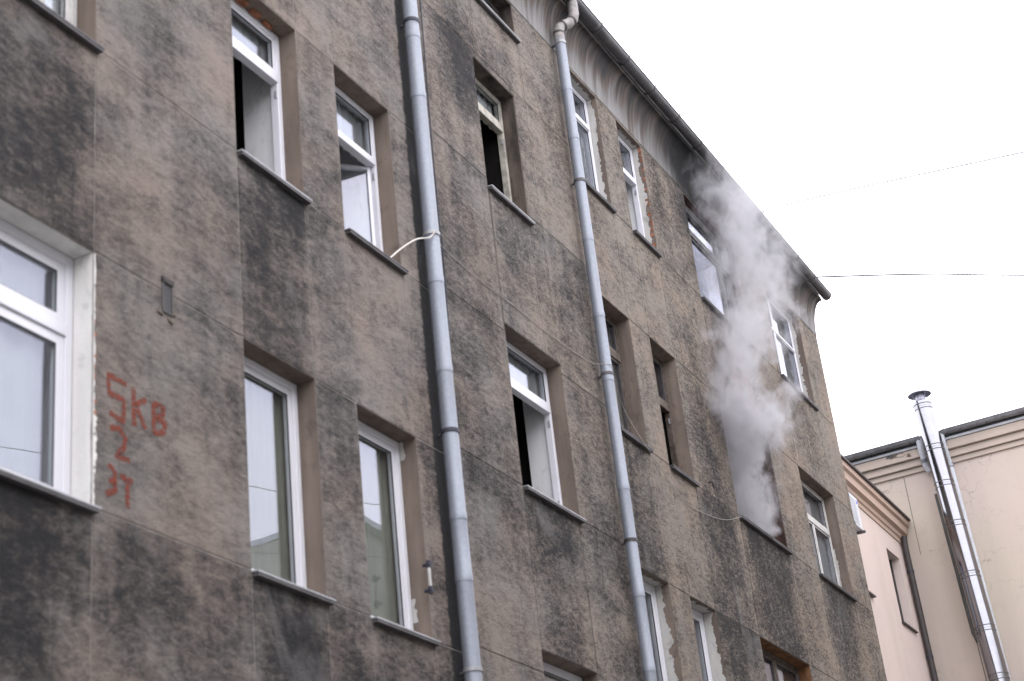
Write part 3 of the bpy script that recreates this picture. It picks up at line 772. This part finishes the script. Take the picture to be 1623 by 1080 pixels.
# ---------------------------------------------------------------- pink wing behind the corner
PY = .60
wing = thing('pink_wing', (29, 3, 0), 'pale pink rendered wing between the sooty house and the cream building', 'building')
wx0, wx1, wz0, wz1 = 30.45, 31.35, 9.75, 11.22
m = MB()
def wall_open(m, xa, xb, za, zb, y, o, rev):
    x0, x1, z0, z1 = o
    for (a, b_, c, d) in ((xa, x0, za, zb), (x1, xb, za, zb), (x0, x1, za, z0), (x0, x1, z1, zb)):
        m.quad((a, y, c), (b_, y, c), (b_, y, d), (a, y, d))
    m.quad((x0, y, z0), (x0, y + rev, z0), (x0, y + rev, z1), (x0, y, z1)); m.quad((x1, y, z0), (x1, y + rev, z0), (x1, y + rev, z1), (x1, y, z1))
    m.quad((x0, y, z0), (x1, y, z0), (x1, y + rev, z0), (x0, y + rev, z0)); m.quad((x0, y, z1), (x1, y, z1), (x1, y + rev, z1), (x0, y + rev, z1))
wall_open(m, 26.004, 32.0, 0, 12.1, PY, (wx0, wx1, wz0, wz1), .30)
m.build('wall', 'pink', wing)
wn = MB().ring(wx0 + .004, wx1 - .004, wz0 + .004, wz1 - .004, .05, PY + .16, PY + .22).build('window', 'dark_pipe', wing)
MB().box(wx0 + .055, wx1 - .055, PY + .19, PY + .196, wz0 + .055, wz1 - .055).build('pane', 'glass', wn)
MB().box(wx0, wx1, PY + .29, PY + .295, wz0, wz1).build('curtain', 'blind', wn)
MB().box(wx0 - .03, wx1 + .04, PY - .05, PY + .15, wz0 - .02, wz0 + .004).build('sill', 'dark_pipe', wn)
MB().box(27.7, 28.62, PY - .07, PY - .002, 9.80, 9.825).build('sill', 'dark_pipe', wing)
cp = [(PY + .02, 11.62), (PY - .02, 11.62), (PY - .03, 11.70), (PY - .06, 11.72), (PY - .07, 11.80), (PY - .14, 11.83), (PY - .15, 11.97), (PY - .20, 12.00), (PY - .205, 12.10), (PY + .02, 12.10)]
MB().sweep_x(cp, 26.004, 31.93).build('cornice', 'pink_trim', wing)
MB().box(26.004, 31.96, PY - .25, PY + .4, 12.105, 12.14).build('roof_edge', 'dark_pipe', wing)
MB().hexa([(26.004, PY - .24, 12.145), (31.96, PY - .24, 12.145), (26.004, PY - .24, 12.16), (31.96, PY - .24, 12.16), (26.004, 8, 12.9), (31.96, 8, 12.9), (26.004, 8, 12.93), (31.96, 8, 12.93)]).build('roof', 'roof', wing)
dp = thing('drainpipe', (31.85, .5, 0), 'dark brown drainpipe in the inner corner beside the pink wing', 'drainpipe')
MB().tube([(31.70, PY - .10, 11.75), (31.72, PY - .08, 11.5), (31.80, PY - .08, 9.0), (31.86, PY - .08, .1)], .062, 16).build('pipe_length', 'dark_pipe', dp, True)
for z, xx in ((11.0, 31.735), (9.3, 31.79), (6.5, 31.82)):
    MB().tube([(xx, PY - .08, z), (xx, PY - .08, z + .05)], .070, 16).build('clamp', 'rubber', dp, True)
ac = thing('air_conditioner', (27.7, .45, 10.81), 'white air conditioner box on a bracket at the house corner', 'air conditioner')
MB().box(27.35, 28.05, PY - .22, PY - .03, 10.86, 11.46).build('casing', 'ac', ac, bevel=.012)
MB().tube([(27.98, PY - .221, 11.37), (27.98, PY - .226, 11.37)], .03, 16).build('badge', 'ac_blue', ac)
for xx in (27.4, 28.0):
    MB().box(xx, xx + .04, PY - .26, PY, 10.81, 10.85).build('bracket', 'sill_dark', ac)
for i in range(9):
    MB().box(27.42, 27.88, PY - .226, PY - .221, 10.92 + i * .055, 10.945 + i * .055).build('grille_slat', 'grey_pipe', ac)

# ---------------------------------------------------------------- cream building closing the yard
CX = 32.0
cream = thing('cream_building', (35, -2, 0), 'cream and pink rendered building closing the yard on the right', 'building')
m = MB(); m.box(CX, 44, -30, 9, 0, 13.74); m.build('wall', 'cream', cream)
def cb(z0, z1, p, name='cornice_band', mat='cream_trim', y0=-30, y1=9):
    MB().box(CX - p, CX + .01, y0, y1, z0, z1).build(name, mat, cream, bevel=.012)
cb(13.05, 13.16, .045); cb(13.163, 13.31, .10); cb(13.313, 13.50, .17); 
MB().box(CX - .20, CX + .5, -30, 9, 13.503, 13.55).build('soffit_board', 'grey_pipe', cream)
MB().hexa([(CX - .10, -30, 13.745), (CX + 6, -30, 16), (CX - .10, 9, 13.745), (CX + 6, 9, 16), (CX - .10, -30, 13.765), (CX + 6, -30, 16.03), (CX - .10, 9, 13.765), (CX + 6, 9, 16.03)]).build('roof', 'roof', cream)
def gut_y(y0, y1):
    gx, gz, gr = CX - .27, 13.67, .085; pr = []
    for i in range(13): a = math.pi + math.pi * i / 12; pr.append((gx + gr * math.cos(a), gz + gr * math.sin(a)))
    for i in range(13): a = 2 * math.pi - math.pi * i / 12; pr.append((gx + (gr - .006) * math.cos(a), gz + (gr - .006) * math.sin(a)))
    g = MB().sweep_y(pr, y0, y1).tube([(gx - gr, y0, gz), (gx - gr, y1, gz)], .014, 10).build('gutter', 'gutter_grey', cream, True)
    MB().box(CX - .17, CX - .155, y0, y1, 13.56, 13.72).build('fascia_board', 'zinc_dark', g)
    yy = y0 + .2
    while yy < y1:
        MB().box(gx - gr - .012, gx + gr, yy, yy + .03, gz - .006 - gr, gz - gr + .004).build('gutter_bracket', 'sill_dark', g); yy += .8
gut_y(-.24, 8.5); gut_y(-29, -.68)
# broken cornice edge
rnd = random.Random(12)
def broken(cy_, cz_, ry, rz, mat, off):
    m = MB(); n = 18; ring = []
    for i in range(n):
        a = 2 * math.pi * i / n; q = rnd.uniform(.55, 1.15)
        ring.append((cy_ + ry * q * math.cos(a), cz_ + rz * q * math.sin(a)))
    m.v = [(CX - .172 - off, y, z) for y, z in ring] + [(CX - .16, y, z) for y, z in ring]
    m.f = [tuple(range(n)), tuple(reversed(range(n, 2 * n)))] + [(i, (i + 1) % n, n + (i + 1) % n, n + i) for i in range(n)]
    m.build('cornice_chip', mat, cream)
broken(.36, 13.455, .20, .050, 'core', .002); broken(.46, 13.47, .09, .03, 'grey_render', .006); broken(.08, 13.40, .05, .045, 'core', .002); broken(.24, 13.44, .12, .035, 'cream_trim', .014)
MB().box(CX - .003, CX - .0005, .305, .315, 11.4, 13.04).build('render_seam', 'grey_render', cream)

def pipe(name, pts, r, label, clamps, mat='grey_pipe'):
    t = thing(name, (pts[-1][0], pts[-1][1], 0), label, 'drainpipe')
    MB().tube(pts, r, 18).build('pipe_length', mat, t, True)
    for c in clamps:
        MB().box(c[0] - .02, CX - .001, c[1] + .05, c[1] + .075, c[2], c[2] + .06).build('clamp', 'sill_dark', t)
    return t
t = pipe('drainpipe', [(31.73, -.66, 13.62), (31.73, -.66, 13.5), (31.75, -.66, 13.40), (31.85, -.66, 13.10), (31.90, -.665, 13.02), (31.90, -.67, 12.92), (31.90, -.80, 8.6), (31.90, -.9, .1)], .058,
     'light grey drainpipe running down the cream wall right of the steel flue', ((31.88, -.70, 12.3), (31.88, -.75, 10.9), (31.88, -.80, 9.4), (31.88, -.85, 7.5)))
for z in (13.42, 13.02, 12.94): MB().tube([(31.76 if z > 13.3 else 31.90, -.663, z), (31.76 if z > 13.3 else 31.90, -.663, z + .04)], .066, 16).build('collar', 'zinc', t, True)
t = pipe('drainpipe', [(31.73, -.20, 13.62), (31.73, -.20, 13.5), (31.75, -.20, 13.40), (31.84, -.20, 13.14), (31.88, -.21, 13.04), (31.90, -.25, 12.98)], .058,
     'short grey drainpipe stub left of the steel flue top', ())
MB().tube([(31.80, -.20, 13.24), (31.83, -.20, 13.17)], .066, 16).build('collar', 'zinc', t, True)
t = thing('conduit', (31.9, -.3, 0), 'thin dark grey pipe half hidden behind the steel flue', 'pipe')
MB().tube([(31.93, -.26, 12.5), (31.93, -.36, 9.61)], .038, 12).tube([(31.93, -.36, 9.61), (31.93, -.40, 9.45)], .030, 12).tube([(31.94, -.38, 9.5), (31.94, -.40, 8.5), (31.94, -.6, 4)], .008, 8).build('pipe_length', 'grey_render', t, True)

fl = thing('steel_flue', (31.6, -.8, 0), 'polished steel flue with a flat round cap rising past the cream wall', 'flue')
def FP(z):   # the flue's slightly leaning axis
    t = (14.30 - z) / (14.30 - 8.5); return (31.55, -.46 - .25 * t, z)
FRr = .188
zs = [14.30, 14.18, 13.28, 12.50, 11.66, 10.62, 9.55, 8.62, 7.5, 6.4, 5.2, 4.0, 2.8, 1.4, .1]
for i in range(len(zs) - 1):
    MB().tube([FP(zs[i + 1]), FP(zs[i] - .004)], FRr, 40).build('flue_section', 'steel', fl, True)
    if i:
        for dz in (-.05, .05):
            MB().tube([FP(zs[i] + dz - .007), FP(zs[i] + dz + .007)], FRr + .006, 40).build('clamp_band', 'steel_line', fl, True)
MB().tube([FP(14.30), FP(14.34)], [.188, .12], 32).build('collar', 'steel', fl, True)
MB().tube([FP(14.34), FP(14.47)], .105, 28).build('outlet', 'cap', fl, True)
m = MB(); c0, c1 = FP(14.50), FP(14.53)
m.tube([(c0[0], c0[1], 14.47), (c0[0], c0[1], 14.485), (c0[0], c0[1], 14.55)], [.235, .235, .02], 36)
m.build('cap', 'cap', fl, True)
for a in (0, 2.09, 4.19):
    MB().tube([(c0[0] + .09 * math.cos(a), c0[1] + .09 * math.sin(a), 14.33), (c0[0] + .15 * math.cos(a), c0[1] + .15 * math.sin(a), 14.47)], .008, 6).build('cap_strut', 'cap', fl)
for z in (13.28 - .2, 11.0, 8.9, 6): 
    MB().box(31.55, CX - .002, FP(z)[1] - .02, FP(z)[1] + .02, z, z + .03).build('wall_tie', 'steel_line', fl)
MB().box(31.75, 31.95, .86, 1.02, 12.16, 12.40).build('roof_vent', 'grey_pipe', wing)

# ---------------------------------------------------------------- building across the yard (seen in the window panes)
opp = thing('opposite_building', (20, -17, 0), 'olive-grey rendered building across the yard, mirrored in the window panes', 'building')
MB().box(-20, 30, -22, -12.0, 0, 12.0).box(30.02, 31.9, -22, -11.9, 0, 14.75).build('wall', 'opp', opp)
MB().box(-20, 29.98, -22, -11.75, 12.01, 12.2).box(30.0, 31.92, -22, -11.65, 14.76, 14.9).build('roof_edge', 'grey_pipe', opp)
for i in range(9):
    for z in (2.2, 5.5, 8.8):
        MB().box(-8 + i * 3.9, -8 + i * 3.9 + 1.3, -12.01, -11.97, z, z + 1.8).build('window', 'pvc', opp)

# ---------------------------------------------------------------- wires in the sky
wire('overhead_wire', [(25.9, .25, 14.99), (29.0, -1.55, 15.78), (32.0, -2.98, 16.55), (44.0, -8.7, 19.7)], .015, 'rubber', 'overhead wire running right from the house corner', group=None)
wire('overhead_wire', [(44.6, 9.0, 27.2), (42.4, 4.05, 25.85), (39.3, -3.0, 23.3), (36.0, -10.5, 20.6)], .018, 'rubber', 'faint higher overhead wire across the white sky')
wire('overhead_wire', [(12, -11.9, 11.8), (22, -8.2, 12.1), (31.95, -4.5, 12.9)], .0065, 'rubber', 'yard wire mirrored in the upper part of the tall white window')
wire('overhead_wire', [(18, -11.9, 11.2), (25, -7.6, 11.5), (31.95, -3.4, 12.3)], .0065, 'rubber', 'yard wire mirrored lower in the tall white window')
t = thing('roof_bracket', (26.0, .02, 11.88), 'thin white wire loop sticking out past the house corner', 'bracket')
MB().tube([(26.0, .02, 11.90), (26.60, -.05, 12.10), (26.62, -.055, 12.085), (26.60, -.05, 12.065), (26.0, .02, 11.86)], .006, 6).build('loop', 'pvc', t)

# ---------------------------------------------------------------- smoke
BL = [(20.83, .05, 9.50, .30), (21.12, .10, 9.12, .22), (20.45, .0, 9.85, .36), (19.74, -.30, 10.21, .42), (19.74, -.35, 10.75, .40), (20.27, -.40, 11.42, .40), (19.99, -.35, 11.59, .26),
      (20.17, -.50, 10.02, .24), (20.96, -.55, 10.55, .25), (20.98, -.45, 12.29, .44), (21.06, -.45, 12.84, .45), (21.01, -.45, 13.30, .50),
      (20.69, -.45, 13.63, .48), (20.43, -.40, 13.90, .34), (21.94, -.45, 13.17, .36), (22.38, -.45, 12.92, .26), (21.23, -.45, 11.75, .24), (20.7, -.45, 11.85, .34), (20.3, .25, 9.5, .45), (20.9, .3, 9.2, .4), (21.6, -.30, 13.55, .48), (20.75, -.30, 12.7, .45), (21.35, -.50, 14.0, .42), (22.5, -.45, 13.55, .36), (20.2, .0, 10.2, .4), (20.75, .1, 9.0, .36), (20.15, .12, 10.0, .34), (20.3, .12, 9.5, .34), (20.55, .12, 9.15, .30)]
k = NB('smoke_volume'); k.N.remove(k.b)
geo = k.n('ShaderNodeNewGeometry')
def vm(op, a, b_, c=None):
    x = k.n('ShaderNodeVectorMath', operation=op)
    for s, v in zip(x.inputs, (a, b_, c)):
        if v is None: continue
        if hasattr(v, 'is_output'): k.link(v, s)
        else: s.default_value = v
    return x
nz = k.n('ShaderNodeTexNoise'); nz.inputs['Scale'].default_value = 1.6; nz.inputs['Detail'].default_value = 2
k.link(geo.outputs['Position'], nz.inputs['Vector'])
wv = vm('SUBTRACT', nz.outputs['Color'], (.5, .5, .5))
P = vm('MULTIPLY_ADD', wv.outputs[0], (.5, .35, .5), geo.outputs['Position']).outputs[0]
best = None
for (x, y, z, r) in BL:
    d = vm('SUBTRACT', P, (x, y, z)); d2 = vm('MULTIPLY', d.outputs[0], (.82 / r, 1 / r, .72 / r))
    ln = k.n('ShaderNodeVectorMath', operation='LENGTH'); k.link(d2.outputs[0], ln.inputs[0])
    v_ = k.math('SUBTRACT', 1.15, ln.outputs['Value'])
    best = v_ if best is None else k.math('SMOOTH_MAX', best, v_, .12)
n_a = k.noise((4.2, 4.2, 3.0), 8, .70, .7); n_b = k.noise((1.1, 1.1, 1.0), 2, .5, 0, (3, 8, 1))
s = k.math('MULTIPLY_ADD', k.math('SUBTRACT', n_a, .5), 5.0, best)
s = k.math('MULTIPLY_ADD', k.math('SUBTRACT', n_b, .5), 1.8, s)
den = k.math('POWER', k.rng(s, -.12, 1.4), 1.25); sep = k.n('ShaderNodeSeparateXYZ'); k.link(geo.outputs['Position'], sep.inputs[0])
hz = k.rng(sep.outputs[2], 9.8, 13.4, 6.8, 2.4)
den = k.math('MULTIPLY', den, hz)
pv = k.n('ShaderNodeVolumePrincipled'); pv.inputs['Color'].default_value = (.69, .685, .715, 1)
pv.inputs['Anisotropy'].default_value = .1
k.link(den, pv.inputs['Density']); k.link(pv.outputs[0], k.out.inputs['Volume'])
rings = [(8.80, 20.95, .30, .80, .50), (9.3, 20.75, .15, 1.05, .65), (9.9, 20.35, -.2, 1.2, .80), (10.4, 20.25, -.35, 1.35, .75), (10.9, 20.3, -.40, 1.35, .75), (11.6, 20.4, -.40, 1.25, .75),
         (12.3, 21.0, -.45, 1.3, .85), (12.9, 21.4, -.45, 1.6, .85), (13.4, 21.3, -.45, 1.6, .9), (13.9, 21.1, -.45, 1.6, .85), (14.35, 20.9, -.45, 1.2, .7), (14.8, 20.7, -.45, .5, .35)]
m = MB(); sg = 24
for (z, cx_, cy_, rx, ry) in rings:
    for i in range(sg):
        a = 2 * math.pi * i / sg; m.v.append((cx_ + rx * math.cos(a), cy_ + ry * math.sin(a), z))
for j in range(len(rings) - 1):
    for i in range(sg): m.f.append((j * sg + i, j * sg + (i + 1) % sg, (j + 1) * sg + (i + 1) % sg, (j + 1) * sg + i))
m.f.append(tuple(reversed(range(sg)))); m.f.append(tuple((len(rings) - 1) * sg + i for i in range(sg)))
so = m.build('smoke', k.m)
tag(so, 'grey-white smoke billowing from the burnt-out window up to the eaves', 'smoke', kind='stuff')
